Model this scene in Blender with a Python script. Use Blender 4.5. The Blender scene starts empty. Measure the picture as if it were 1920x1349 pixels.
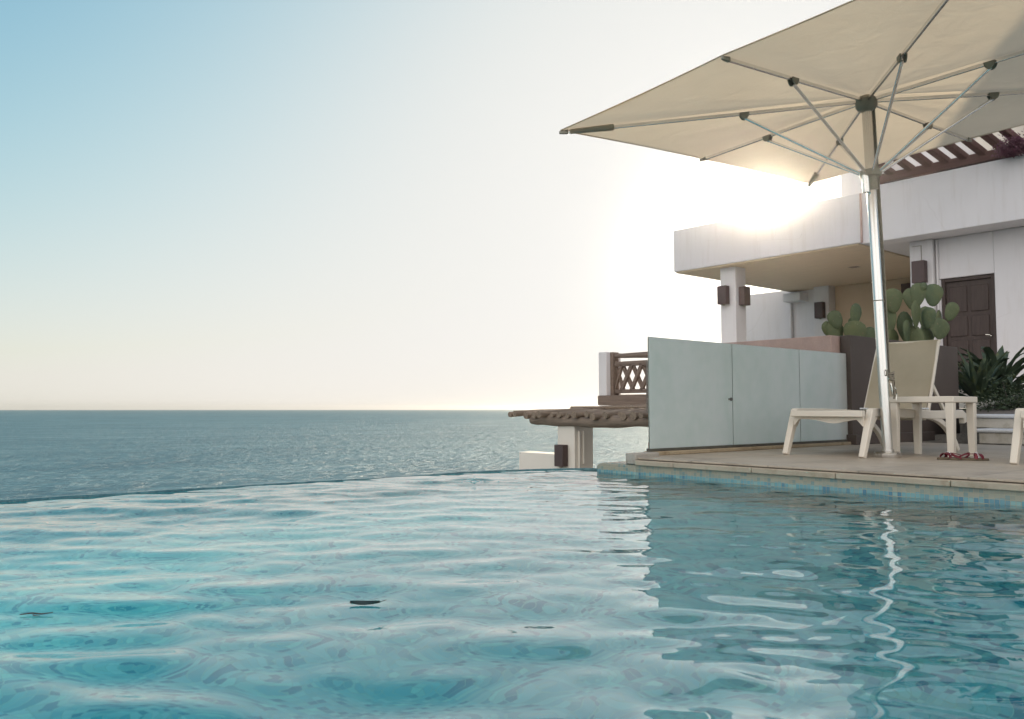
import bpy, bmesh, math, random
import numpy as np
from mathutils import Vector, Matrix, noise

R = math.radians
rnd = random.Random(7)
S = bpy.context.scene
COL = S.collection

# ------------------------------------------------------------------ helpers
class MB:
    """collects primitives and links them as one mesh object"""
    def __init__(s):
        s.v = []; s.f = []
    def add(s, vs, fs):
        n = len(s.v)
        s.v += [Vector(p) for p in vs]
        s.f += [tuple(i + n for i in f) for f in fs]
        return s
    def box(s, lo, hi):
        x0, y0, z0 = lo; x1, y1, z1 = hi
        return s.add([(x0,y0,z0),(x1,y0,z0),(x1,y1,z0),(x0,y1,z0),(x0,y0,z1),(x1,y0,z1),(x1,y1,z1),(x0,y1,z1)],
                     [(0,3,2,1),(4,5,6,7),(0,1,5,4),(1,2,6,5),(2,3,7,6),(3,0,4,7)])
    def bar(s, a, b, w, h, up=(0,0,1), w2=None, h2=None):
        a, b = Vector(a), Vector(b); d = (b - a).normalized(); u = Vector(up)
        u = (u - d * u.dot(d)).normalized(); r = d.cross(u)
        w2 = w if w2 is None else w2; h2 = h if h2 is None else h2
        vs = []
        for p, ww, hh in ((a, w, h), (b, w2, h2)):
            vs += [p - r*ww/2 - u*hh/2, p + r*ww/2 - u*hh/2, p + r*ww/2 + u*hh/2, p - r*ww/2 + u*hh/2]
        return s.add(vs, [(0,1,2,3),(7,6,5,4),(0,4,5,1),(1,5,6,2),(2,6,7,3),(3,7,4,0)])
    def sweep(s, pts, prof, up=(0,0,1), closed=False, cap=True):
        """sweep a closed 2-D profile [(side, up)] along points; prof may be a function of the index"""
        pts = [Vector(p) for p in pts]; n = len(pts); rings = []; U = Vector(up)
        for i, p in enumerate(pts):
            d = (pts[(i+1) % n] - pts[i-1]) if closed else (pts[min(i+1, n-1)] - pts[max(i-1, 0)])
            d.normalize(); u = U - d * U.dot(d)
            if u.length < 1e-4: u = Vector((1,0,0)) - d * d.x
            u.normalize(); r = d.cross(u)
            pf = prof(i) if callable(prof) else prof
            rings.append([p + r*a + u*b for a, b in pf])
        m = len(rings[0]); vs = [q for ring in rings for q in ring]; fs = []
        for i in range(n if closed else n - 1):
            j = (i + 1) % n
            for k in range(m):
                l = (k + 1) % m
                fs.append((i*m+k, i*m+l, j*m+l, j*m+k))
        if cap and not closed:
            fs.append(tuple(range(m))[::-1]); fs.append(tuple((n-1)*m + k for k in range(m)))
        return s.add(vs, fs)
    def tube(s, pts, r, seg=12, closed=False, up=(0,0,1)):
        def prof(i):
            rr = r[i] if isinstance(r, (list, tuple)) else r
            return [(math.cos(2*math.pi*k/seg)*rr, math.sin(2*math.pi*k/seg)*rr) for k in range(seg)]
        return s.sweep(pts, prof, up, closed)
    def lathe(s, prof, seg=24, c=(0,0,0)):
        c = Vector(c); n = len(prof); vs = []; fs = []
        for k in range(seg):
            a = 2*math.pi*k/seg
            for r, z in prof: vs.append(c + Vector((r*math.cos(a), r*math.sin(a), z)))
        for k in range(seg):
            l = (k+1) % seg
            for i in range(n-1): fs.append((k*n+i, l*n+i, l*n+i+1, k*n+i+1))
        return s.add(vs, fs)
    def prism(s, poly, axis, t0, t1):
        """extrude a 2-D polygon along axis 'x','y' or 'z'"""
        def p3(a, b, t): return {'x': (t,a,b), 'y': (a,t,b), 'z': (a,b,t)}[axis]
        n = len(poly)
        vs = [p3(a, b, t0) for a, b in poly] + [p3(a, b, t1) for a, b in poly]
        fs = [tuple(range(n))[::-1], tuple(range(n, 2*n))] + [(i, (i+1) % n, n+(i+1) % n, n+i) for i in range(n)]
        return s.add(vs, fs)
    def build(s, name, m, parent=None, smooth=None, bevel=0, seg=2, recalc=True):
        me = bpy.data.meshes.new(name)
        me.from_pydata([tuple(p) for p in s.v], [], s.f)
        if recalc:
            bm = bmesh.new(); bm.from_mesh(me)
            bmesh.ops.recalc_face_normals(bm, faces=bm.faces)
            bm.to_mesh(me); bm.free()
        me.materials.append(m)
        if smooth or bevel:
            me.shade_smooth(); me.set_sharp_from_angle(angle=R(smooth or 40))
        o = bpy.data.objects.new(name, me); COL.objects.link(o)
        if parent: o.parent = parent
        if bevel:
            md = o.modifiers.new('bevel', 'BEVEL'); md.width = bevel; md.segments = seg
            md.limit_method = 'ANGLE'; md.angle_limit = R(40)
        return o

def tag(o, label=None, cat=None, group=None, kind=None):
    if label: o['label'] = label
    if cat: o['category'] = cat
    if group: o['group'] = group
    if kind: o['kind'] = kind
    return o
def empty(name, loc, rz=0, label=None, cat=None, group=None):
    o = bpy.data.objects.new(name, None); COL.objects.link(o)
    o.location = loc; o.rotation_euler = (0, 0, rz); o.empty_display_size = .1
    return tag(o, label, cat, group)
def struct(o):
    o['kind'] = 'structure'; return o
def copy_tree(o, parent=None):
    c = o.copy(); COL.objects.link(c)
    if parent: c.parent = parent
    for ch in list(o.children): copy_tree(ch, c)
    return c

# ------------------------------------------------------------------ materials
class NT:
    def __init__(s, name):
        s.m = bpy.data.materials.new(name); s.m.use_nodes = True
        s.t = s.m.node_tree; s.n = s.t.nodes; s.l = s.t.links
        s.n.clear()
        s.out = s.n.new('ShaderNodeOutputMaterial')
    def node(s, typ, **kw):
        n = s.n.new('ShaderNode' + typ)
        for k, v in kw.items():
            if k in n.inputs: 
                if hasattr(v, 'is_linked'): s.l.new(v, n.inputs[k])
                else: n.inputs[k].default_value = v
            else: setattr(n, k, v)
        return n
    def math(s, op, a, b=0.0, c=None):
        n = s.n.new('ShaderNodeMath'); n.operation = op
        for i, v in enumerate((a, b) if c is None else (a, b, c)):
            if hasattr(v, 'is_linked'): s.l.new(v, n.inputs[i])
            else: n.inputs[i].default_value = v
        return n.outputs[0]
    def pos(s, scale=(1,1,1), obj=False):
        if obj: src = s.node('TexCoord').outputs['Object']
        else: src = s.node('NewGeometry').outputs['Position']
        mp = s.node('Mapping'); mp.inputs['Scale'].default_value = scale
        s.l.new(src, mp.inputs['Vector']); return mp.outputs[0]
    def noise(s, vec, scale, detail=4, rough=.55, dist=0):
        n = s.node('TexNoise'); s.l.new(vec, n.inputs['Vector'])
        n.inputs['Scale'].default_value = scale; n.inputs['Detail'].default_value = detail
        n.inputs['Roughness'].default_value = rough; n.inputs['Distortion'].default_value = dist
        return n.outputs[0]
    def ramp(s, fac, stops):
        n = s.node('ValToRGB'); s.l.new(fac, n.inputs[0]); e = n.color_ramp.elements
        while len(e) < len(stops): e.new(.5)
        for el, (p, c) in zip(e, stops):
            el.position = p; el.color = (*c, 1) if len(c) == 3 else c
        return n.outputs[0]
    def mix(s, f, a, b, mode='MIX'):
        n = s.node('Mix'); n.data_type = 'RGBA'; n.blend_type = mode
        for sock, v in ((n.inputs[0], f), (n.inputs[6], a), (n.inputs[7], b)):
            if hasattr(v, 'is_linked'): s.l.new(v, sock)
            else: sock.default_value = v if not isinstance(v, tuple) else ((*v, 1) if len(v) == 3 else v)
        return n.outputs[2]
    def bump(s, h, strength=.3, dist=.01):
        n = s.node('Bump'); n.inputs['Strength'].default_value = strength; n.inputs['Distance'].default_value = dist
        s.l.new(h, n.inputs['Height']); return n.outputs[0]
    def pbr(s, col, rough=.6, metal=0, normal=None, spec=.5, **kw):
        n = s.node('BsdfPrincipled')
        def put(k, v):
            if hasattr(v, 'is_linked'): s.l.new(v, n.inputs[k])
            else: n.inputs[k].default_value = (*v, 1) if isinstance(v, tuple) and len(v) == 3 else v
        put('Base Color', col); put('Roughness', rough); put('Metallic', metal); put('Specular IOR Level', spec)
        if normal: s.l.new(normal, n.inputs['Normal'])
        for k, v in kw.items(): put(k.replace('_', ' '), v)
        return n
    def done(s, shader):
        s.l.new(shader.outputs[0] if hasattr(shader, 'outputs') else shader, s.out.inputs[0]); return s.m

def mottled(name, c, rough=.7, var=.12, scale=3., fine=60., bump=.25, dist=.003, obj=False, stretch=(1,1,1), metal=0, spec=.4, dirt=None):
    t = NT(name); p = t.pos(stretch, obj)
    n1 = t.noise(p, scale, 5); n2 = t.noise(p, fine, 3)
    lo = tuple(max(0, x*(1-var)) for x in c); hi = tuple(min(1, x*(1+var)) for x in c)
    col = t.ramp(n1, [(.3, lo), (.7, hi)])
    col = t.mix(.35, col, t.ramp(n2, [(.3, lo), (.7, hi)]))
    if dirt:
        n3 = t.noise(p, scale*2.3, 7, .7); col = t.mix(t.ramp(n3, [(.52, (0,0,0)), (.72, (.7,.7,.7))]), col, dirt)
    return t.done(t.pbr(col, rough, metal, t.bump(n2, bump, dist), spec))

def wood(name, c, var=.4, axis=0, obj=True, rough=.75):
    st = [9,9,9]; st[axis] = .7
    t = NT(name); p = t.pos(tuple(st), obj)
    n1 = t.noise(p, 3., 6, .65, .6); n2 = t.noise(p, 14, 3)
    lo = tuple(x*(1-var) for x in c); hi = tuple(x*(1+var) for x in c)
    col = t.ramp(n1, [(.28, lo), (.5, c), (.75, hi)])
    return t.done(t.pbr(col, rough, 0, t.bump(t.math('ADD', n1, t.math('MULTIPLY', n2, .4)), .6, .01), .3))

M = {}
t = NT('white_plaster'); n1 = t.noise(t.pos(), .9, 5); n2 = t.noise(t.pos(), 70, 4); ns = t.noise(t.pos((5,5,.5)), 1.6, 6, .7)
c = t.ramp(n1, [(.3, (.60,.575,.58)), (.7, (.65,.625,.63))])
c = t.mix(t.ramp(ns, [(.52, (0,0,0)), (.75, (.55,.55,.55))]), c, (.52,.48,.46))
vo = t.node('TexVoronoi'); vo.feature = 'DISTANCE_TO_EDGE'; t.l.new(t.mix(.22, t.pos(), t.node('TexNoise', Scale=3.0).outputs[1]), vo.inputs['Vector']); vo.inputs['Scale'].default_value = .55
crk = t.math('MULTIPLY', t.math('LESS_THAN', vo.outputs['Distance'], .0016), t.math('GREATER_THAN', n1, .52))
c = t.mix(t.math('MULTIPLY', crk, .25), c, (.35,.32,.3))
M['plaster'] = t.done(t.pbr(c, .85, 0, t.bump(t.math('ADD', n2, t.math('MULTIPLY', n1, 2.0)), .3, .004), .35))
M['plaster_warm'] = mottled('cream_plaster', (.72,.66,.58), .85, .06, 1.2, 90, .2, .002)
M['soffit'] = wood('soffit_bounce_tan', (.58,.46,.33), .12, 1, False)  # warm bounced light is put into this tan soffit colour
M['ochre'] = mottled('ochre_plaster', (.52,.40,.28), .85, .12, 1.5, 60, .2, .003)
M['pink_stone'] = mottled('pink_stone', (.44,.31,.27), .8, .18, 6, 120, .4, .003)
M['brown_paint'] = mottled('brown_paint', (.075,.058,.050), .55, .15, 3, 80, .15, .002)
M['door_wood'] = wood('door_wood', (.055,.038,.033), .25, 2, rough=.5)
M['lamp_metal'] = mottled('lamp_metal', (.07,.045,.042), .5, .15, 5, 80, .1, .002)
M['dark_wood'] = wood('dark_wood', (.12,.062,.055), .3, 1)
M['log'] = wood('log_wood', (.23,.175,.13), .45, 0)
M['log_beam'] = wood('log_beam_wood', (.19,.145,.11), .4, 1)
M['rail_wood'] = wood('rail_wood', (.17,.125,.10), .3, 1)
M['concrete'] = mottled('concrete', (.36,.33,.29), .85, .15, 5, 90, .4, .004, dirt=(.16,.13,.08))
M['curb'] = mottled('curb', (.34,.27,.18), .8, .2, 4, 60, .4, .004, dirt=(.14,.09,.04))
M['dark_channel'] = mottled('dark_channel', (.08,.075,.06), .6, .3, 8, 80, .4, .004)
M['white_plastic'] = mottled('resin', (.68,.62,.53), .42, .05, 5, 200, .05, .001, obj=True, spec=.45)
M['white_step'] = mottled('white_step', (.68,.70,.72), .75, .07, 3, 60, .3, .003, dirt=(.4,.38,.3))
M['step_body'] = mottled('step_body', (.55,.52,.46), .8, .1, 3, 60, .3, .003, dirt=(.3,.27,.2))
M['terracotta'] = mottled('terracotta', (.26,.09,.06), .7, .15, 6, 80)
M['soil'] = mottled('soil', (.17,.15,.13), .95, .25, 3, 30, .8, .03)
M['rock'] = mottled('rock', (.25,.2,.12), .9, .3, 5, 40, .8, .02)
M['steel'] = mottled('brushed_steel', (.68,.66,.63), .27, .05, 6, 300, .02, .0005, obj=True, stretch=(1,1,.1), metal=1)
M['alu'] = mottled('aluminium', (.78,.77,.75), .25, .06, 6, 200, .03, .0005, obj=True, metal=1)
M['joint'] = mottled('joint_plastic', (.25,.225,.175), .5, .15, 10, 90, .1, .001, obj=True)
M['rope'] = mottled('rope', (.26,.23,.18), .9, .3, 40, 200, .6, .003, obj=True)
M['latch'] = mottled('latch_metal', (.2,.2,.18), .4, .2, 10, 90, metal=.7)
M['red'] = mottled('red_strap', (.15,.018,.028), .5, .3, 30, 120, .3, .002, obj=True)
M['sole'] = mottled('sandal_sole', (.13,.10,.065), .8, .3, 20, 90, .4, .002, obj=True)
M['chrome'] = mottled('chrome', (.7,.68,.62), .12, .05, 6, 200, .02, .0005, metal=1)

# frosted glass: green edge tint, wiped streaks
t = NT('frosted_glass'); p = t.pos((1,1,.35)); n1 = t.noise(p, 3.0, 6, .6, .4); n2 = t.noise(t.pos((1,1,1)), 9, 5, .6)
c = t.ramp(t.math('MULTIPLY_ADD', n2, .4, t.math('MULTIPLY', n1, .6)), [(.34, (.83,.90,.845)), (.64, (.96,.985,.955))])
df = t.node('BsdfDiffuse', Color=c); tr = t.node('BsdfTranslucent', Color=c); gl = t.node('BsdfGlossy', Color=(1,1,1,1), Roughness=.28)
m1 = t.node('MixShader', Fac=.55); t.l.new(df.outputs[0], m1.inputs[1]); t.l.new(tr.outputs[0], m1.inputs[2])
fr = t.node('Fresnel', IOR=1.35); m2 = t.node('MixShader'); t.l.new(fr.outputs[0], m2.inputs[0])
t.l.new(m1.outputs[0], m2.inputs[1]); t.l.new(gl.outputs[0], m2.inputs[2]); M['frost'] = t.done(m2)

t = NT('clear_glass'); tp_ = t.node('BsdfTransparent', Color=(.90,.97,.93,1)); gl = t.node('BsdfGlossy', Roughness=.03); fr = t.node('Fresnel', IOR=1.5)
m1 = t.node('MixShader'); t.l.new(fr.outputs[0], m1.inputs[0]); t.l.new(tp_.outputs[0], m1.inputs[1]); t.l.new(gl.outputs[0], m1.inputs[2]); M['clear'] = t.done(m1)
# canopy cloth
t = NT('canopy_cloth'); p = t.pos((1,1,1), True)
n1 = t.noise(p, 1.6, 4, .6); n2 = t.noise(t.pos((3,60,3), True), 5, 3); n3 = t.noise(p, 320, 2)
c = t.ramp(n1, [(.3, (.55,.485,.39)), (.7, (.62,.55,.445))])
bp = t.bump(t.math('ADD', t.math('MULTIPLY', t.noise(p, 5, 4, .5, .8), 6.0), t.math('ADD', n2, n3)), .25, .007)
df = t.node('BsdfDiffuse', Color=c, Normal=bp); tr = t.node('BsdfTranslucent', Color=t.mix(.5, c, (.70,.57,.40)), Normal=bp)
m1 = t.node('MixShader', Fac=.48); t.l.new(df.outputs[0], m1.inputs[1]); t.l.new(tr.outputs[0], m1.inputs[2]); M['canopy'] = t.done(m1)

# lounger mesh sling
t = NT('sling_mesh'); p = t.pos((1,1,1), True)
n1 = t.noise(p, 4, 4); n2 = t.noise(t.pos((400,400,400), True), 1, 1)
c = t.ramp(n1, [(.3, (.48,.42,.31)), (.7, (.56,.49,.37))])
df = t.node('BsdfDiffuse', Color=c); tr = t.node('BsdfTranslucent', Color=c)
m1 = t.node('MixShader', Fac=.4); t.l.new(df.outputs[0], m1.inputs[1]); t.l.new(tr.outputs[0], m1.inputs[2]); M['sling'] = t.done(m1)

# plants
def leafy(name, c, hue, fac=.3, scale=9):
    t = NT(name); n1 = t.noise(t.pos(), scale, 4)
    col = t.ramp(n1, [(.3, tuple(x*.7 for x in c)), (.55, c), (.75, hue)])
    pb = t.pbr(col, .5, 0, t.bump(t.noise(t.pos(), 60, 2), .2, .003), .35)
    tr = t.node('BsdfTranslucent', Color=t.mix(.5, col, hue)); m = t.node('MixShader', Fac=fac)
    t.l.new(pb.outputs[0], m.inputs[1]); t.l.new(tr.outputs[0], m.inputs[2]); return t.done(m)
t = NT('cactus_skin'); n1 = t.noise(t.pos(), 7, 5, .6); n2 = t.noise(t.pos(), 40, 3)
vo = t.node('TexVoronoi'); t.l.new(t.pos(), vo.inputs['Vector']); vo.inputs['Scale'].default_value = 26
dots = t.math('LESS_THAN', vo.outputs['Distance'], .11)
c = t.ramp(n1, [(.28, (.045,.07,.04)), (.5, (.07,.10,.055)), (.68, (.10,.125,.06)), (.8, (.15,.13,.065))])
oi = t.node('ObjectInfo'); c = t.mix(t.math('MULTIPLY', oi.outputs['Random'], .6), c, (.115,.125,.05))
n4 = t.noise(t.pos(), 16, 6, .7); c = t.mix(t.ramp(n4, [(.60, (0,0,0)), (.70, (.8,.8,.8))]), c, (.16,.12,.07))
c = t.mix(t.math('MULTIPLY', dots, .55), c, (.30,.28,.18))
M['cactus'] = t.done(t.pbr(c, .6, 0, t.bump(t.math('ADD', t.math('MULTIPLY', dots, 1.0), n2), .6, .006), .3))
M['agave'] = leafy('agave_leaf', (.06,.09,.055), (.14,.15,.05), .2)
M['shrub'] = leafy('shrub_leaf', (.045,.07,.035), (.09,.11,.04), .25)
M['flower'] = leafy('mauve_flower', (.16,.07,.10), (.26,.09,.15), .3, 20)
M['leaf'] = leafy('fallen_leaf', (.012,.035,.03), (.03,.06,.045), .0, 40)
M['twig'] = mottled('twig', (.05,.045,.035), .7, .3, 30, 90)

# mosaic tiles (25 mm); 'band' true for the waterline band: sandy rows above, blue rows at the water
def mosaic(name, size, cols, grout, band=False, rough=.25, wet=.5):
    t = NT(name)
    g = t.node('NewGeometry'); sx = t.node('SeparateXYZ'); t.l.new(g.outputs['Position'], sx.inputs[0])
    nx = t.node('SeparateXYZ'); t.l.new(g.outputs['Normal'], nx.inputs[0])
    az = t.math('GREATER_THAN', t.math('ABSOLUTE', nx.outputs[2]), .6)
    ax = t.math('GREATER_THAN', t.math('ABSOLUTE', nx.outputs[0]), .6)
    # u: y on x-facing walls, x otherwise; v: y on floors, z on walls
    def sel(f, a, b): return t.math('ADD', t.math('MULTIPLY', f, a), t.math('MULTIPLY', t.math('SUBTRACT', 1.0, f), b))
    u = t.math('DIVIDE', sel(ax, sx.outputs[1], sx.outputs[0]), size); v = t.math('DIVIDE', sel(az, sx.outputs[1], sx.outputs[2]), size)
    cm = t.node('CombineXYZ'); t.l.new(t.math('FLOOR', u), cm.inputs[0]); t.l.new(t.math('FLOOR', v), cm.inputs[1]); t.l.new(az, cm.inputs[2])
    wn = t.node('TexWhiteNoise'); t.l.new(cm.outputs[0], wn.inputs[0])
    col = t.ramp(wn.outputs[0], cols); 
    for e in []: pass
    if band:
        up = t.math('GREATER_THAN', t.math('ADD', sx.outputs[2], t.math('MULTIPLY', wn.outputs[0], .012)), .032)
        sandy = t.ramp(wn.outputs[0], [(0, (.30,.27,.20)), (.45, (.36,.31,.22)), (.8, (.26,.26,.2)), (.95, (.16,.22,.21))])
        col = t.mix(up, col, sandy)
    big = t.noise(t.pos(), 1.3, 3); col = t.mix(t.math('MULTIPLY', big, .35), col, tuple(cols[0][1]))
    fu = t.math('ABSOLUTE', t.math('SUBTRACT', t.math('FRACT', u), .5)); fv = t.math('ABSOLUTE', t.math('SUBTRACT', t.math('FRACT', v), .5))
    gm = t.math('GREATER_THAN', t.math('MAXIMUM', fu, fv), .455)
    col = t.mix(gm, col, grout)
    return t.done(t.pbr(col, rough, 0, t.bump(t.math('SUBTRACT', 1.0, gm), .5, .002), wet))
BLUES = [(0, (.05,.45,.53)), (.28, (.08,.54,.60)), (.50, (.14,.63,.66)), (.68, (.008,.33,.43)), (.78, (.15,.70,.68)), (.92, (.004,.25,.36))]
M['pool_tile'] = mosaic('pool_mosaic', .031, BLUES, (.09,.50,.52))
M['band_tile'] = mosaic('band_mosaic', .025, [(0, (.10,.26,.30)), (.5, (.16,.33,.35)), (.75, (.03,.13,.22)), (.9, (.22,.36,.34))], (.36,.33,.24), True)

# deck paving
t = NT('deck_tile'); p = t.pos()
br = t.node('TexBrick'); t.l.new(p, br.inputs['Vector'])
br.offset = 0.0; br.inputs['Scale'].default_value = 1; br.inputs['Mortar Size'].default_value = .006
br.inputs['Brick Width'].default_value = .6; br.inputs['Row Height'].default_value = .6
br.inputs['Color1'].default_value = (.46,.385,.295,1); br.inputs['Color2'].default_value = (.39,.325,.25,1); br.inputs['Mortar'].default_value = (.20,.17,.13,1)
n1 = t.noise(p, 1.7, 6, .65); n2 = t.noise(p, 90, 3)
c = t.mix(t.ramp(n1, [(.4, (0,0,0)), (.7, (.6,.6,.6))]), br.outputs[0], (.48,.42,.35))
c = t.mix(.25, c, t.ramp(n2, [(.3, (.28,.25,.21)), (.7, (.48,.42,.35))]))
n5 = t.noise(t.pos((1,1,1)), 2.6, 5, .6); sxd = t.node('SeparateXYZ'); t.l.new(t.node('NewGeometry').outputs['Position'], sxd.inputs[0])
nearp = t.math('SUBTRACT', 1.0, t.math('MULTIPLY', t.math('SUBTRACT', sxd.outputs[0], 4.66), .75)); nearp = t.math('MAXIMUM', nearp, 0.0)
c = t.mix(t.math('MULTIPLY', nearp, t.ramp(n5, [(.50, (0,0,0)), (.60, (.55,.55,.55))])), c, (.20,.165,.13))
M['deck'] = t.done(t.pbr(c, t.ramp(n1, [(.35, (.62,)*3), (.7, (.38,)*3)]), 0, t.bump(t.math('ADD', n2, t.math('MULTIPLY', br.outputs[1], -3.0)), .3, .003), .45))
M['coping'] = mottled('coping_stone', (.40,.34,.26), .75, .16, 3, 120, .5, .004, dirt=(.22,.17,.11))

# sea
t = NT('sea_water')
def wave(sx, sy, sc, det): return t.noise(t.pos((sx, sy, 1)), sc, det, .6, .3)
# world axes are turned, so rotate coordinates to put the crests across the view
def rpos(sx, sy):
    mp = t.node('Mapping'); mp.inputs['Rotation'].default_value = (0, 0, R(40.3)); mp.inputs['Scale'].default_value = (sx, sy, 1)
    t.l.new(t.node('NewGeometry').outputs['Position'], mp.inputs['Vector']); return mp.outputs[0]
h = t.math('ADD', t.math('MULTIPLY', t.noise(rpos(.45, 1), 1.6, 5, .66, .5), 1.0), t.math('MULTIPLY', t.noise(rpos(.4, 1), .16, 5, .65), 1.0)); h = t.math('MULTIPLY', h, .5)
nb = t.bump(h, 1.0, 1.6)
n1 = t.noise(rpos(.3, 1), .03, 3)
c = t.ramp(h, [(.38, (.032,.108,.152)), (.50, (.064,.168,.212)), (.62, (.13,.245,.29))])
c = t.mix(t.math('MULTIPLY', n1, .5), c, (.03,.095,.12))
df = t.node('BsdfDiffuse', Color=c, Normal=nb); gl = t.node('BsdfGlossy', Roughness=.42, Normal=nb); mxs = t.node('MixShader', Fac=.11)
t.l.new(df.outputs[0], mxs.inputs[1]); t.l.new(gl.outputs[0], mxs.inputs[2]); M['sea'] = t.done(mxs)

# pool water: clear refracting water
t = NT('pool_water')
w = t.pbr((.90,.985,.99), 0.0, 0, None, .5, IOR=1.45, Transmission_Weight=1.0)
M['water'] = t.done(w)
t = NT('wet_lip'); n1 = t.noise(t.pos((1,1,1)), 18, 4, .6); n2 = t.noise(t.pos((1,1,.3)), 70, 3)
M['lip'] = t.done(t.pbr(t.ramp(n1, [(.35, (.03,.10,.115)), (.7, (.09,.21,.22))]), .10, 0, t.bump(t.math('ADD', n1, n2), .8, .012), .5))

# ------------------------------------------------------------------ camera
CAMZ = .49
cd = bpy.data.cameras.new('camera'); cam = bpy.data.objects.new('camera', cd); COL.objects.link(cam)
cam.location = (0, 0, CAMZ); cam.rotation_euler = (R(90 + 3.386), 0, R(-40.3))
cd.sensor_width = 36; cd.lens = 29.16; cd.clip_start = .05; cd.clip_end = 60000
S.camera = cam
cd.dof.use_dof = True; cd.dof.focus_distance = 5.6; cd.dof.aperture_fstop = 9.0

# ------------------------------------------------------------------ light
SKB, SKG = (10.0, 5.9, 4.93), (3.50, 3.47, 3.40)
SUN_AZ, SUN_EL = 32.4, 13.9            # azimuth from +X towards +Y
w = bpy.data.worlds.new('World'); S.world = w; w.use_nodes = True
wt = w.node_tree; wt.nodes.clear()
sky = wt.nodes.new('ShaderNodeTexSky'); sky.sky_type = 'NISHITA'; sky.sun_disc = False
sky.sun_elevation = R(SUN_EL); sky.sun_rotation = R(90 - SUN_AZ)
sky.altitude = 0; sky.air_density = 1.0; sky.dust_density = 1.6; sky.ozone_density = 1.0
# soft shoulder evens out the sky's brightness; extra glow is added around the sun
def wmath(op, x, y):
    n = wt.nodes.new('ShaderNodeMath'); n.operation = op
    for i, v in enumerate((x, y)):
        if hasattr(v, 'is_linked'): wt.links.new(v, n.inputs[i])
        else: n.inputs[i].default_value = v
    return n.outputs[0]
sp = wt.nodes.new('ShaderNodeSeparateColor'); wt.links.new(sky.outputs[0], sp.inputs[0])
cb = wt.nodes.new('ShaderNodeCombineColor')
raw = [sp.outputs[0], wmath('MAXIMUM', sp.outputs[1], wmath('MULTIPLY', sp.outputs[0], .82)), wmath('MAXIMUM', sp.outputs[2], wmath('MULTIPLY', sp.outputs[0], .63))]
for i, (B_, G_) in enumerate(((SKB[0], SKG[0]), (SKB[1], SKG[1]), (SKB[2], SKG[2]))):
    r2 = wmath('MULTIPLY', raw[i], raw[i]); e_ = wmath('DIVIDE', B_, wmath('ADD', r2, B_))
    exc = wmath('MAXIMUM', wmath('SUBTRACT', sp.outputs[2], 14.5), 0.0); glow = wmath('MULTIPLY', wmath('POWER', exc, 3.0), (.0038, .0034, .0029)[i])
    wt.links.new(wmath('ADD', wmath('MULTIPLY', wmath('SUBTRACT', 1.0, e_), G_), glow), cb.inputs[i])
bg = wt.nodes.new('ShaderNodeBackground'); bg.inputs[1].default_value = .12
wo = wt.nodes.new('ShaderNodeOutputWorld'); # unseen cloud bank added opposite the sun, as bright fill for shaded faces
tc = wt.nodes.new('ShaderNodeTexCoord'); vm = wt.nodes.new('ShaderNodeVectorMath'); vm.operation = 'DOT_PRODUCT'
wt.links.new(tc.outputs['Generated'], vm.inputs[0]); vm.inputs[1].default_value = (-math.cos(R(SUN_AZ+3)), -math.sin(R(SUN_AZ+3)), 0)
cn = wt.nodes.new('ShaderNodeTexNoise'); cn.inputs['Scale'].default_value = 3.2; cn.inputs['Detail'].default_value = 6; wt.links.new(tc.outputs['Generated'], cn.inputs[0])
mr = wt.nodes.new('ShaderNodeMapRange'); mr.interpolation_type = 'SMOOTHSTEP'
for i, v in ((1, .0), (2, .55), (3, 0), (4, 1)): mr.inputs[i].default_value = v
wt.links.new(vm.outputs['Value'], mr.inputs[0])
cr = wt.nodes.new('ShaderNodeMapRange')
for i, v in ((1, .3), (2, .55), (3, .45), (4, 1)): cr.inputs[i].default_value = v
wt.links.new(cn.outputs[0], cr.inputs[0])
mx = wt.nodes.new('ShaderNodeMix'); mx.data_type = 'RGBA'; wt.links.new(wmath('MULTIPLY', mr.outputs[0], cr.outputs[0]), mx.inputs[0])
# pale cream haze band mixed into the sky colour along the horizon
sz = wt.nodes.new('ShaderNodeSeparateXYZ'); wt.links.new(tc.outputs['Generated'], sz.inputs[0])
hf = wmath('MULTIPLY', wmath('POWER', 2.718, wmath('MULTIPLY', wmath('ABSOLUTE', sz.outputs[2], 0.0), -13.0)), .72)
hz = wt.nodes.new('ShaderNodeMix'); hz.data_type = 'RGBA'; wt.links.new(hf, hz.inputs[0]); wt.links.new(cb.outputs[0], hz.inputs[6]); hz.inputs[7].default_value = (3.50, 3.28, 2.98, 1)
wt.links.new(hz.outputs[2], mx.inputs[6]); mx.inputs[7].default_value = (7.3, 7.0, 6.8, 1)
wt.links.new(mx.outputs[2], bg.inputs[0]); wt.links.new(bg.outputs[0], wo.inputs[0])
ld = bpy.data.lights.new('sun', 'SUN'); ld.energy = 5.0; ld.angle = R(.53); ld.color = (1, .86, .66); ld.cycles.use_multiple_importance_sampling = False
sun = bpy.data.objects.new('sun', ld); COL.objects.link(sun)
sd = Vector((math.cos(R(SUN_EL))*math.cos(R(SUN_AZ)), math.cos(R(SUN_EL))*math.sin(R(SUN_AZ)), math.sin(R(SUN_EL))))
sun.rotation_euler = sd.to_track_quat('Z', 'Y').to_euler(); sun.location = sd * 60
S.view_settings.view_transform = 'Standard'; S.view_settings.look = 'None'; S.view_settings.gamma = 1
S.view_settings.exposure = 1.12
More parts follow.
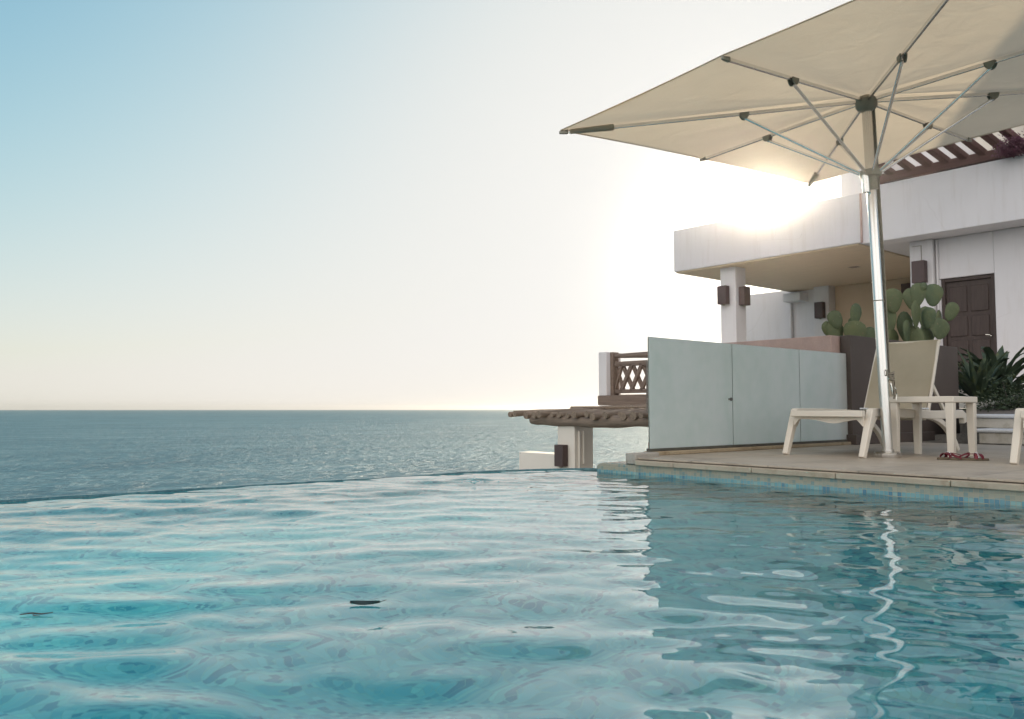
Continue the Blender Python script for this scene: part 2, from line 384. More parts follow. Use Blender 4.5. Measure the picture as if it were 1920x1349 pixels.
# one even haze volume round everything, put in for the glare round the sun
def haze_box(dens, aniso):
    o = MB().box((-2500,-2500,-4.4),(2500,2500,9.6)).build('haze', bpy.data.materials.new('haze_air')); o['kind'] = 'stuff'
    mt = o.data.materials[0]; mt.use_nodes = True; nt = mt.node_tree; nt.nodes.clear()
    pv = nt.nodes.new('ShaderNodeVolumePrincipled'); pv.inputs['Density'].default_value = dens; pv.inputs['Anisotropy'].default_value = aniso
    pv.inputs['Color'].default_value = (1,.97,.92,1)
    ou = nt.nodes.new('ShaderNodeOutputMaterial'); nt.links.new(pv.outputs[0], ou.inputs['Volume'])
haze_box(2.3e-4, .955)

# ------------------------------------------------------------------ sea
SEA = -3.2
m = MB(); rs = [0, 20, 60, 150, 400, 1000, 2400]; sg = 96
vs = [(0,0,SEA)]
for r_ in rs[1:]: vs += [(r_*math.cos(2*math.pi*k/sg), r_*math.sin(2*math.pi*k/sg), SEA) for k in range(sg)]
fs = [(0, 1+k, 1+(k+1) % sg) for k in range(sg)]
for i in range(len(rs)-2):
    a, b = 1+i*sg, 1+(i+1)*sg
    fs += [(a+k, b+k, b+(k+1) % sg, a+(k+1) % sg) for k in range(sg)]
m.add(vs, fs); struct(m.build('sea', M['sea']))

# ------------------------------------------------------------------ pool
EX = 4.66; EY = 5.07; PX0, PY0 = -5.0, -3.5; DEPTH = -1.15
m = MB()   # basin: floor and walls seen from inside
m.add([(PX0,PY0,DEPTH),(EX,PY0,DEPTH),(EX,EY,DEPTH),(PX0,EY,DEPTH)], [(0,1,2,3)])
wl = [PX0, 0, 2, 3.7] + [3.75 + 1.2*k/10 for k in range(11)]; nw = len(wl)
m.add([(x_, EY + .012 - (.32*((x_-3.75)/1.05)**2 if x_ > 3.75 else 0), z_) for z_ in (DEPTH, -.02) for x_ in wl], [(k, k+1, nw+k+1, nw+k) for k in range(nw-1)])
m.add([(PX0,PY0,DEPTH),(EX,PY0,DEPTH),(EX,PY0,.0),(PX0,PY0,.0)], [(0,3,2,1)])
m.add([(PX0,PY0,DEPTH),(PX0,EY,DEPTH),(PX0,EY,.0),(PX0,PY0,.0)], [(0,1,2,3)])
basin = struct(m.build('pool_basin', M['pool_tile'], recalc=False))

# water surface with real ripples
wr = np.random.RandomState(5)
NW = 140
lam = np.exp(wr.uniform(np.log(.065), np.log(1.1), NW))
main = R(90 - 40.3)                              # direction of view in world
ang = np.where(wr.rand(NW) < .62, main + wr.normal(0, .45, NW), wr.uniform(0, 2*np.pi, NW))
slope = .0138 * (lam/.35)**-.15 * np.exp(-(np.log(lam/.30)/1.1)**2)
amp = slope * lam / (2*np.pi); ph = wr.uniform(0, 2*np.pi, NW)
kx, ky = 2*np.pi/lam*np.cos(ang), 2*np.pi/lam*np.sin(ang)
def ripple(x, y):
    z = np.zeros_like(x)
    # gentle warping keeps the crests from running dead straight
    xw = x + .05*np.sin(2.1*y+1.3) + .03*np.sin(5.3*y+.7*x); yw = y + .06*np.sin(1.7*x+.4) + .03*np.sin(4.1*x-1.1*y)
    for a_, kx_, ky_, p_ in zip(amp, kx, ky, ph): z += a_*np.sin(kx_*xw + ky_*yw + p_)
    env = .75 + .35*np.sin(.9*x + .4*y + 1.) * np.sin(1.1*y - .3*x)
    return z * env
def lip_y(x):                                     # the overflow edge: straight, then curving in to the deck
    return np.where(x < 3.75, EY, EY - .32*((x-3.75)/1.05)**2)
def spacing(lo, hi, flo, fhi, fine, coarse):
    a = list(np.arange(flo, fhi, fine)); 
    return np.array(list(np.linspace(lo, flo, int((flo-lo)/coarse)+1))[:-1] + a + list(np.linspace(fhi, hi, int((hi-fhi)/coarse)+2)))
xs = spacing(PX0, EX+.02, -.3, EX-.02, .0135, .08); ys = spacing(PY0, 1.0, -.5, .99, .0135, .08)
ys = np.concatenate([ys[:-1], np.linspace(ys[-1], 1.0, 420)])          # last 420 rows run up to the curved edge
ys = spacing(0, 1, .14, .998, .0022, .012)
X, T = np.meshgrid(xs, ys); Y = PY0 + T*(lip_y(X) - PY0)
Z = ripple(X, Y)
edge = np.clip((lip_y(X) - Y)/.5, 0, 1); Z = Z*(.35 + .65*edge)
# a small splash of rings near the far edge
sxp, syp = 3.42, 4.43
d2 = np.hypot(X-sxp, Y-syp); Z += .004*np.cos(d2*75)*np.exp(-(d2/.16)**2) + .006*np.exp(-(d2/.03)**2)
nr, nc = X.shape
me = bpy.data.meshes.new('pool_water')
me.vertices.add(nr*nc); me.vertices.foreach_set('co', np.stack([X, Y, Z], -1).astype(np.float32).ravel())
idx = np.arange(nr*nc).reshape(nr, nc)
q = np.stack([idx[:-1,:-1], idx[:-1,1:], idx[1:,1:], idx[1:,:-1]], -1).reshape(-1, 4)
me.loops.add(q.size); me.loops.foreach_set('vertex_index', q.ravel().astype(np.int32))
me.polygons.add(len(q)); me.polygons.foreach_set('loop_start', (np.arange(len(q))*4).astype(np.int32))
me.update(calc_edges=True); me.validate(); me.materials.append(M['water']); me.shade_smooth()
water = bpy.data.objects.new('pool_water', me); COL.objects.link(water); struct(water)

# overflow lip
m = MB(); pts = []; rad = []
for i in range(260):
    x = PX0 + (5.05 - PX0)*i/259
    pts.append((x, float(lip_y(np.array(x))) + .03, -.012))
    k = noise.noise(Vector((x*3.1, 0, 0)))*.5 + noise.noise(Vector((x*11, 3, 0)))*.35
    thin = 1 - .35*math.exp(-((x-3.2)/.45)**2)
    rad.append(.0225*thin*(1 + .28*k))
m.tube(pts, rad, 10)
struct(m.build('pool_edge', M['lip'], smooth=60))
m = MB().box((PX0-.3, EY+.065, min(SEA,-8)-1), (3.6, EY+.35, -.10)); struct(m.build('pool_outer_wall', M['plaster_warm']))

# ------------------------------------------------------------------ deck
DK = .13
m = MB().box((EX+.02, -5, .116), (4.95, 4.088, DK)).box((4.95, -5, .116), (9.05, 4.29, DK)); struct(m.build('deck', M['deck'], bevel=.003))
m = MB()
y = -5.0
while y < 4.09:
    L = .62 + .05*math.sin(y*7); y1 = min(y + L, 4.09)
    m.box((EX-.012, y+.002, .074), (EX+.45, y1-.002, .111)); y = y1
struct(m.build('pool_coping', M['coping'], bevel=.006))
# wall under the coping with mosaic band, the stub that runs on past the glass
m = MB().box((EX+.012, -5, -1.2), (EX+.6, 4.1, .0725)); struct(m.build('pool_side_wall', M['band_tile']))
m = MB(); poly = []
for k in range(9): a = math.pi/2*k/8; poly.append((4.50 - .09 + .09*math.sin(a), .078 - .03 + .03*math.cos(a)))
poly = [(4.10,.078)] + poly + [(4.50,-1.2),(4.10,-1.2)]
m.prism(poly, 'x', EX+.012, EX+.42)
o = m.build('stub_wall', M['band_tile'], bevel=.012); tag(o, 'low mosaic tiled pool wall stub left of the frosted glass', 'wall')
m = MB().box((EX+.0, 4.092, .0785), (EX+.275, 4.19, .160)); tag(m.build('stone_block', M['concrete'], bevel=.008), 'small grey stone block at the left foot of the frosted glass', 'block')
m = MB().box((EX+.05, -6, min(SEA,-8)-1), (9.5, 4.27, .07)); struct(m.build('ground', M['soil']))

# ------------------------------------------------------------------ frosted glass screen
g = empty('glass_screen', (6.45, 4.2, DK), 0, 'frosted green glass screen of three panels along the deck behind the lounger', 'glass screen')
MB().box((-1.505, -.055, 0), (1.56, .06, .03)).build('curb', M['curb'], g, bevel=.006)
MB().box((-1.505, -.02, .03), (1.56, .03, .052)).build('base_channel', M['dark_channel'], g, bevel=.003)
for a, b in ((-1.505, -.424), (-.416, .646), (.654, 1.56)):
    pn = MB().box((a, -.006, .046), (b, .006, .915)).build('glass_panel', M['frost'], g)
    pn.data.materials.append(M['clear'])
    for f in pn.data.polygons: f.material_index = 0 if f.normal.y < -.5 else 1      # frosted on the pool side only
lt = MB(); lt.lathe([(0,0),(.014,0),(.014,.012),(0,.012)], 16)
for v in lt.v: v.xyz = (v.x - .452, -.007 - v.z, v.y + .44)
lt.box((-.482,-.013,.432),(-.474,-.006,.448)); lt.build('latch', M['latch'], g)

# ------------------------------------------------------------------ umbrella
base = Vector((6.104, 2.901, DK))
upv = Vector((-.0388, -.0083, 1)); ca, sa = math.cos(R(40.3)), math.sin(R(40.3))
upw = Vector((upv.x*ca + upv.y*sa, -upv.x*sa + upv.y*ca, 1)).normalized()
th = R(36.63 - 40.3); e1 = Vector((math.cos(th), math.sin(th), 0)); e1 = (e1 - upw*e1.dot(upw)).normalized(); e2 = upw.cross(e1)
U = empty('pool_umbrella', base, 0, 'large square beige canopy umbrella on a steel pole at the deck edge', 'umbrella')
mw = Matrix((e1, e2, upw)).transposed().to_4x4(); mw.translation = base; U.matrix_world = mw
UA, UB, ZR, ZH, ZK, DC = 1.668, 1.602, 2.644, 2.679, 2.14, .021
MB().lathe([(0,-.002),(.090,-.002),(.092,.004),(.092,.034),(.086,.040),(.050,.042),(.044,.046),(.044,.06),(0,.06)], 40).build('base_plate', M['steel'], U, smooth=30)
MB().lathe([(.036,.03),(.036,2.66),(.028,2.68),(0,2.68)], 32).build('pole', M['steel'], U, smooth=40)
MB().lathe([(.0372,1.16),(.0385,1.162),(.0385,1.166),(.0372,1.168)], 32).build('pole_seam', M['joint'], U, smooth=40)
rn = MB().lathe([(.0365,2.0),(.046,2.0),(.046,2.10),(.0365,2.10)], 28)
rn.lathe([(.037,2.10),(.075,2.105),(.080,2.125),(.075,2.15),(.037,2.155)], 28)
runner = rn.build('runner', M['joint'], U, smooth=35)
sl = MB().tube([(-.052, .012, 1.98), (-.052, .012, 2.11)], .026, 18, up=(1,0,0)); sl.build('runner_sleeve', M['steel'], U, smooth=40)
hb = MB().lathe([(.036,2.60),(.062,2.612),(.078,2.635),(.078,2.69),(.05,2.715),(0,2.72)], 28); hb.build('top_hub', M['joint'], U, smooth=35)
def rim(u, v): return Vector((UA*u, UB*v, ZR - (DC if u*v else 0)))
hub = Vector((0, 0, ZH))
ends = [(-1,0),(-1,1),(0,1),(1,1),(1,0),(1,-1),(0,-1),(-1,-1)]
for (u, v) in ends:
    E_ = rim(u, v); d = (E_ - hub).normalized(); cj = .389 if u*v else .553
    if abs(u) == 1 and v == 0: cj = .553
    rb = MB().bar(hub + d*.075, E_ - d*.01, .018, .026).build('rib', M['alu'], U, bevel=.003)
    tip = MB().bar(E_ - d*.06, E_ + d*.012, .028, .034, w2=.018, h2=.022).build('tip_cap', M['joint'], rb, bevel=.004)
    J = hub + (E_ - hub)*cj + Vector((0,0,-.02))
    k0 = Vector((d.x, d.y, 0)).normalized()*.068 + Vector((0,0,2.128))
    MB().tube([k0, J + Vector((0,0,-.012))], .0112, 12).build('strut', M['alu'], U, smooth=40)
    side = d.cross(Vector((0,0,1))).normalized(); br = MB()
    for sgn in (-1, 1):
        c0 = J + side*sgn*.014; pr_ = []
        for k in range(14):
            a = math.pi*(k/13) - math.pi
            pr_.append(c0 + d*(math.cos(a)*.037) + Vector((0,0,.026 + math.sin(a)*.052)))
        n0 = len(br.v); q_ = pr_ + [p_ + side*sgn*.010 for p_ in pr_]
        n_ = len(pr_)
        br.add(q_, [tuple(range(n_)), tuple(range(2*n_-1, n_-1, -1))] + [(i, (i+1) % n_, n_+(i+1) % n_, n_+i) for i in range(n_)])
    br.build('strut_bracket', M['joint'], U, bevel=.002)
# cloth: eight gores pulled over the ribs, each sagging a little between them
cl = MB(); lift = Vector((0,0,.022)); top = Vector((0,0,ZH + .045)); NG = 14
for i in range(8):
    A_, B_ = rim(*ends[i]) + lift, rim(*ends[(i+1) % 8]) + lift
    rows = []
    for r_ in range(NG + 1):
        f = r_/NG; row = []
        for c_ in range(NG + 1):
            s_ = c_/NG; e_ = A_*(1-s_) + B_*s_
            inn = -.018*math.sin(math.pi*s_); e_ = e_ + Vector((-e_.x, -e_.y, 0)).normalized()*(-inn*-1 if False else .018*math.sin(math.pi*s_))
            p_ = top*(1-f) + e_*f
            p_.z -= .022*math.sin(math.pi*s_)*math.sin(math.pi*min(1, f*.9))
            p_.z += .004*math.sin(s_*22 + i)*f*(1-f)*2 + .006*noise.noise(p_*2.2)*math.sin(math.pi*s_)*f + .006*math.sin(f*40)*math.exp(-f*7)*math.sin(math.pi*s_)
            row.append(p_)
        rows.append(row)
    n_ = NG + 1; cl.add([p_ for row in rows for p_ in row], [(a*n_+b, a*n_+b+1, (a+1)*n_+b+1, (a+1)*n_+b) for a in range(NG) for b in range(NG)])
me_ = cl
can = cl.build('canopy', M['canopy'], U, smooth=30)
bm = bmesh.new(); bm.from_mesh(can.data); bmesh.ops.remove_doubles(bm, verts=bm.verts, dist=.0015)
for f in bm.faces: f.smooth = True
bmesh.ops.recalc_face_normals(bm, faces=bm.faces); bm.to_mesh(can.data); bm.free()
hm = MB()
for i in range(8):
    A_, B_ = rim(*ends[i]) + lift, rim(*ends[(i+1) % 8]) + lift; pts = []
    for c_ in range(15):
        s_ = c_/14; e_ = A_*(1-s_) + B_*s_; pts.append(e_ + Vector((-e_.x, -e_.y, 0)).normalized()*.018*math.sin(math.pi*s_) - Vector((0,0,.004)))
    hm.tube(pts, .005, 6)
hm.build('hem', M['canopy'], can, smooth=60)
# cloth pockets that hold the rib tips
for (u, v) in ends:
    if not u*v: continue
    E_ = rim(u, v); d = (E_ - hub).normalized()
    MB().bar(E_ - d*.42, E_ - d*.07, .052, .044, w2=.036, h2=.036).build('rib_pocket', M['canopy'], can, bevel=.012)
# halyard: two lines down the pole, a knot and a cleat
rp = MB().tube([(.062,-.012,2.62),(.060,-.014,1.6),(.054,-.016,.62)], .0062, 8)
rp.tube([(.035,-.040,2.62),(.044,-.036,1.5),(.052,-.022,.62)], .0062, 8)
rope = rp.build('halyard', M['rope'], U, smooth=60)
kn = MB()
for j in range(4):
    z0 = .57 + .017*j; pts = [(.054 + (.030+.004*j)*math.cos(a), -.018 + .030*math.sin(a), z0 + .006*math.sin(2*a+j)) for a in [2*math.pi*k/18 for k in range(18)]]
    kn.tube(pts, .0065, 7, closed=True)
kn.tube([(.03 + .012*math.cos(a)-.05, -.044 - .004*math.sin(a), .625 + .022*math.sin(a)) for a in [2*math.pi*k/20 for k in range(20)]], .004, 7, closed=True, up=(0,1,0))
kn.tube([(.07,-.03,.60),(.082,-.038,.55),(.085,-.04,.50),(.076,-.036,.45),(.07,-.034,.43)], .006, 8)
kn.tube([(.05,-.045,.57),(.052,-.05,.50),(.056,-.048,.45)], .006, 8)
kn.build('knot', M['rope'], rope, smooth=60)
ct = MB().tube([(.044,-.03,.55),(.05,-.036,.50),(.052,-.036,.455)], [.007,.011,.006], 10)
ct.tube([(.06,-.04,.53),(.078,-.048,.50),(.083,-.05,.46),(.076,-.048,.42)], [.004,.006,.006,.004], 10)
ct.build('cleat', M['chrome'], U, smooth=50)

# ------------------------------------------------------------------ sun loungers
def make_lounger(loc):
    L = empty('sun_lounger', loc, 0); W = .31
    wp = M['white_plastic']
    def curve(f, n=16): return [f(i/n) for i in range(n+1)]
    for s_ in (-1, 1):
        y = s_*W
        rail = MB()
        pts = [(.13, y, .332), (.17, y, .335), (.6, y, .332), (1.2, y, .315), (1.62, y, .318), (1.74, y, .322), (1.80, y, .300), (1.815, y, .24)]
        rail.sweep(pts, lambda i: [(-.024,-.03 - .006*min(i,2)),(.024,-.03 - .006*min(i,2)),(.024,.028),(-.024,.028)])
        rail.build('side_rail', wp, L, smooth=40, bevel=.006)
        lg = MB(); lg.bar((.155, y, .345), (.0, y, 0), .052, .062, up=(1,0,.4), w2=.044, h2=.046)
        lg.prism([(.13,.30),(.235,.30),(.19,.27),(.165,.235),(.145,.215),(.105,.215)], 'y', y-.02, y+.02)
        lg.build('leg', wp, L, bevel=.007)
        rl = MB(); P0, P1, P2, P3 = Vector((1.02,y,.30)), Vector((1.35,y,.30)), Vector((1.55,y,.17)), Vector((1.66,y,0))
        rl.sweep([P0*(1-t_)**3 + P1*3*t_*(1-t_)**2 + P2*3*t_*t_*(1-t_) + P3*t_**3 for t_ in [k/14 for k in range(15)]],
                 lambda i: [(-.02,-.022),(.02,-.022),(.02,.022),(-.02,.022)], up=(1,0,.3))
        rl.build('leg', wp, L, smooth=40, bevel=.005)
    MB().box((.0, -.315, .298), (.055, .265, .345)).build('front_bar', wp, L, bevel=.006)
    # arched apron under the front bar
    ap = MB(); n = 24; up_ = []; lo_ = []
    for i in range(n+1):
        y = -.29 + .56*i/n; s_ = i/n; lo_.append((y, .296 - .018 - .03*math.exp(-((s_-.42)/.2)**2) - .05*(max(0, abs(s_-.5)-.42)/.08))); up_.append((y, .2975))
    ap.prism(lo_ + up_[::-1], 'x', .06, .09); ap.build('apron', wp, L, smooth=40)
    MB().bar((.75,-.29,.30),(.75,.29,.30),.05,.04).build('cross_bar', wp, L, bevel=.005)
    MB().bar((1.10,-.29,.285),(1.10,.29,.285),.06,.04).build('cross_bar', wp, L, bevel=.005)
    st = MB(); st.box((.05,-.27,.336),(1.14,.27,.343)); st.build('seat_sling', M['sling'], L)
    # backrest, reclined
    HX, HZ, BL = 1.20, .345, .65; a_ = R(65); dx, dz = math.cos(a_)*BL, math.sin(a_)*BL
    bf = MB()
    for s_ in (-1, 1): bf.bar((HX, s_*.272, HZ-.03), (HX+dx, s_*.262, HZ+dz), .020, .030, up=(-1,0,.35))
    bf.bar((HX+dx, -.277, HZ+dz), (HX+dx, .277, HZ+dz), .026, .022, up=(-1,0,.35))
    bf.bar((HX+.01, -.262, HZ+.0), (HX+.01, .262, HZ+.0), .03, .03)
    b_ = bf.build('backrest_frame', wp, L, bevel=.006)
    sg_ = MB(); nx_, ny_ = 6, 10
    vs = []
    for i in range(nx_+1):
        for j in range(ny_+1):
            f = i/nx_; g_ = j/ny_; sag = .018*math.sin(math.pi*g_)*math.sin(math.pi*f)
            vs.append((HX + .006 + dx*f - .012 + sag, -.262 + .524*g_, HZ + .015 + dz*f))
    sg_.add(vs, [(i*(ny_+1)+j, i*(ny_+1)+j+1, (i+1)*(ny_+1)+j+1, (i+1)*(ny_+1)+j) for i in range(nx_) for j in range(ny_)])
    so = sg_.build('backrest_sling', M['sling'], L, smooth=40)
    for s_ in (-1, 1):
        MB().bar((HX + dx*.42, s_*.25, HZ + dz*.42), (HX + .33, s_*.27, .335), .022, .03).build('prop', wp, L, bevel=.004)
    for s_ in (-1, 1):
        MB().box((HX-.055, s_*.255-.03, HZ+.008), (HX-.005, s_*.255+.03, HZ+.022)).build('hinge', M['white_step'], L, bevel=.004)
    return L
L1 = make_lounger((5.87, 3.29, DK)); tag(L1, 'cream resin sun lounger with raised mesh backrest behind the umbrella pole', 'sun lounger', 'sun loungers on the deck')
L2 = copy_tree(L1); L2.location = (5.95, 1.70, DK); L2['label'] = 'cream sun lounger at the right edge, only one front leg showing'

# ------------------------------------------------------------------ side table
T_ = empty('side_table', (6.52, 2.745, DK), R(1.5), 'square off-white resin side table in front of the lounger', 'table')
MB().box((-.235,-.235,.405),(.235,.235,.45)).build('tabletop', M['white_plastic'], T_, bevel=.006)
for sx_ in (-1, 1):
    for sy_ in (-1, 1):
        x, y = sx_*.2, sy_*.2
        MB().bar((x,y,0),(x,y,.4045),.046,.046,up=(1,0,0),w2=.058,h2=.058).build('leg', M['white_plastic'], T_, bevel=.005)

# ------------------------------------------------------------------ sandals
def sandal(loc, rz, label):
    s_ = empty('sandal', loc, rz, label, 'sandal', 'pair of red sandals by the side table')
    n = 28; out = []
    for k in range(n):
        a = 2*math.pi*k/n; x = .125*math.cos(a); wd = .040 + .008*math.cos(a) - .006*math.sin(a*1)**2*(x < 0)
        out.append((x, wd*math.sin(a)))
    MB().prism(out, 'z', 0, .016).build('sole', M['sole'], s_, smooth=50, bevel=.004)
    st = MB()
    for x0, x1, h in ((.03,.055,.038), (.075,.05,.034)):
        pts = [(x0 + (x1-x0)*k/12, -.043*math.cos(math.pi*k/12), .012 + h*math.sin(math.pi*k/12)) for k in range(13)]
        st.sweep(pts, [(-.011,-.0025),(.011,-.0025),(.011,.0025),(-.011,.0025)])
    pts = [(-.06 - .055*math.sin(math.pi*k/14), -.036*math.cos(math.pi*k/14), .014 + .03*math.sin(math.pi*k/14)) for k in range(15)]
    st.sweep(pts, [(-.002,-.006),(.002,-.006),(.002,.006),(-.002,.006)])
    st.sweep([(.05,-.01,.047),(.0,.0,.045),(-.05,.028,.03)], [(-.006,-.0025),(.006,-.0025),(.006,.0025),(-.006,.0025)])
    st.build('strap', M['red'], s_, smooth=40)
    bd = MB()
    for k in range(7):
        a = math.pi*(k+.5)/7
        bd.lathe([(0,-.005),(.0045,-.002),(.0045,.003),(0,.005)], 8, (.045, -.044*math.cos(a), .016 + .038*math.sin(a)))
    bd.build('bead', M['white_step'], s_, smooth=60)
    return s_
sandal((6.195, 2.475, DK), R(146), 'dark red beaded sandal, the left one lying in front of the table leg')
sandal((6.175, 2.365, DK), R(-52), 'dark red beaded sandal, the right one with its strap turned to the table')

# ------------------------------------------------------------------ planter walls, steps, garden
m = MB()
m.box((7.82,4.262,DK),(8.02,5.7,1.227)); m.box((8.02,4.262,DK),(9.2,4.42,1.227))
tag(m.build('stone_planter', M['pink_stone'], bevel=.008), 'pinkish stone planter wall rising behind the glass screen', 'planter')
pl = empty('planter_box', (9.25, 4.05, DK), 0, 'long dark brown planter box behind the lounger', 'planter')
MB().box((-1.27,.095,.06),(1.33,.205,1.10)).build('front_board', M['brown_paint'], pl, bevel=.006)
MB().box((-1.30,.04,0),(.50,.2,.1)).build('plinth', M['brown_paint'], pl, bevel=.006)
MB().box((-1.0,.4,.3),(1.2,3.0,.98)).build('soil', M['soil'], pl)
st = empty('garden_steps', (9.6, 2.0, DK), 0, 'low white edged steps between the deck and the planting', 'steps')
def nosing(x, z, r): return [(x + r*math.cos(a)*-1, z + r*math.sin(a)) for a in [R(-90 + 180*k/8) for k in range(9)]]
def step(name, x0, x1, y0, y1, z0, z1, par):
    MB().box((x0,y0,z0),(x1,y1,z1-.04)).build('riser', M['step_body'], par, bevel=.01)
    MB().box((x0-.03,y0-.02,z1-.04),(x1,y1+.02,z1)).build('nosing', M['white_step'], par, bevel=.018, seg=3)
step('step', -.42, .5, -5, 1.42, 0, .155, st)
step('step', -.12, .5, -5, 1.62, .155, .30, st)
m = MB()
for k in range(9):
    c0 = Vector((9.02 + rnd.uniform(-.05,.05), 1.05 - k*.16 + rnd.uniform(-.04,.04), DK - .01)); r0 = rnd.uniform(.05,.08)
    pts = []
    for a in range(8):
        for b in range(5):
            th_, ph_ = 2*math.pi*a/8, math.pi*b/8; pts.append(c0 + Vector((math.cos(th_)*math.cos(ph_)*r0*1.1, math.sin(th_)*math.cos(ph_)*r0*1.5, math.sin(ph_)*r0))*rnd.uniform(.85,1.1))
    m.add(pts, [(a*5+b, ((a+1) % 8)*5+b, ((a+1) % 8)*5+b+1, a*5+b+1) for a in range(8) for b in range(4)])
m.box((8.99,-4,DK-.005),(9.17,1.1,.19))
tag(m.build('rock_edging', M['rock'], smooth=50), 'brown stones along the foot of the white steps', 'stones')
# sloping bed up to the house
m = MB(); nx_, ny_ = 40, 46; vs = []
for i in range(nx_+1):
    for j in range(ny_+1):
        x = 9.75 + 6.6*i/nx_; y = -6 + 10.05*j/ny_
        z = .425 + (.80-.425)*min(1, max(0, (x-9.9)/4.5)) + .02*noise.noise(Vector((x*2, y*2, 0)))
        vs.append((x, y, z))
m.add(vs, [(i*(ny_+1)+j, (i+1)*(ny_+1)+j, (i+1)*(ny_+1)+j+1, i*(ny_+1)+j+1) for i in range(nx_) for j in range(ny_)])
struct(m.build('garden_ground', M['soil'], smooth=80))

def ellip(mb, c, ax, ay, az, rot, n=12, k=8, pear=.25):
    vs = []; fs = []
    for a in range(n):
        for b in range(k+1):
            t_, p_ = 2*math.pi*a/n, -math.pi/2 + math.pi*b/k
            zz = math.sin(p_); q_ = 1 + pear*zz
            wob = 1 + .10*math.sin(2*t_ + 9*ax) * math.cos(p_) + .07*math.sin(3*p_ + 40*az); q_ *= wob
            v = Vector((ax*math.cos(t_)*math.cos(p_)*q_, ay*math.sin(t_)*math.cos(p_)*q_, az*(zz+1)))
            vs.append(Vector(c) + rot @ v)
    for a in range(n):
        for b in range(k): fs.append((a*(k+1)+b, ((a+1) % n)*(k+1)+b, ((a+1) % n)*(k+1)+b+1, a*(k+1)+b+1))
    mb.add(vs, fs)
def cactus(loc, label, pads):
    c_ = empty('prickly_pear', loc, 0, label, 'cactus', 'prickly pear cacti in the planter')
    for (yy, zz, w_, h_, tilt, turn) in pads:     # yy along screen-right, zz up; pad faces the pool
        mb = MB(); rot = Matrix.Rotation(R(-40.3+turn), 3, 'Z') @ Matrix.Rotation(R(tilt), 3, 'Y')
        off = Matrix.Rotation(R(-40.3), 3, 'Z') @ Vector((yy, rnd.uniform(-.08,.08), 0))
        ellip(mb, off + Vector((0,0,zz)), w_*.45, .020, h_*.48, rot)
        mb.build('pad', M['cactus'], c_, smooth=80)
    return c_
cactus((8.72, 4.52, 1.17), 'pale green prickly pear left of the umbrella pole above the pink planter',
       [(-.13,.02,.22,.28,-10,10),(.02,.0,.24,.30,5,-15),(.03,.20,.16,.30,12,20),(-.12,.20,.18,.22,-20,0),(-.18,.12,.16,.2,-40,25),(.15,-.02,.2,.26,25,10),(.05,.1,.2,.24,0,30)])
cactus((9.85, 4.40, 1.06), 'tall prickly pear with many pads beside the wall lamp',
       [(-.18,.05,.20,.34,0,20),(-.20,.33,.18,.30,-6,-20),(-.17,.55,.25,.31,-4,5),(.04,.0,.22,.42,2,-30),(.05,.36,.18,.36,5,30),(.07,.62,.20,.30,10,0),(.13,.80,.10,.12,25,0),
        (.20,.05,.20,.36,6,10),(.20,.36,.17,.27,8,-40),(.31,.24,.25,.27,22,15),(-.05,.18,.2,.3,0,40),(-.27,.42,.12,.18,-35,10),(.0,.2,.18,.4,-3,-10)])
cactus((10.58, 4.47, 1.15), 'prickly pear with round top pads in front of the dark door',
       [(-.10,.0,.18,.36,-5,10),(-.06,.30,.17,.32,0,-25),(-.20,.55,.22,.30,-18,15),(.03,.60,.24,.30,6,-5),(.10,.25,.16,.34,12,40),(.20,.42,.18,.26,24,0),(-.02,.12,.2,.3,0,0)])

def agave(loc, label, n, size, spread):
    a_ = empty('agave', loc, 0, label, 'agave plant', 'agave plants at the foot of the house')
    mb = MB()
    for k in range(n):
        az = 2.399963*k + rnd.uniform(-.3,.3); el = R(18 + 66*(k/n)**.8) + rnd.uniform(-.12,.12)
        ln = size*rnd.uniform(.75,1.1); droop = rnd.uniform(.2,.75)*spread; wd = size*.085*rnd.uniform(.8,1.2)
        dv = Vector((math.cos(az), math.sin(az), 0)); sv = Vector((-math.sin(az), math.cos(az), 0)); pts = []; e_ = el; p_ = Vector((0,0,.02)) + dv*.04; N_ = 9; vs = []
        for i in range(N_+1):
            f = i/N_; w_ = wd*(.75 + .6*f)*(1-f**2.2) + .001
            nrm = (dv*-math.sin(e_) + Vector((0,0,1))*math.cos(e_))
            vs += [p_ - sv*w_ + nrm*w_*.45, p_ - nrm*.006, p_ + sv*w_ + nrm*w_*.45, p_ + nrm*.008]
            p_ = p_ + (dv*math.cos(e_) + Vector((0,0,1))*math.sin(e_))*ln/N_; e_ -= droop*f*.42
        fs = []
        for i in range(N_):
            for q_ in range(4): fs.append((i*4+q_, i*4+(q_+1) % 4, (i+1)*4+(q_+1) % 4, (i+1)*4+q_))
        mb.add(vs, fs)
    mb.build('leaves', M['agave'], a_, smooth=50); return a_
agave((12.2, 4.30, .58), 'dark green agave with drooping leaf tips against the white wall', 40, .98, 1.7)
agave((11.3, 4.2, .56), 'upright spiky agave in front of the brown planter box end', 34, .66, .5)

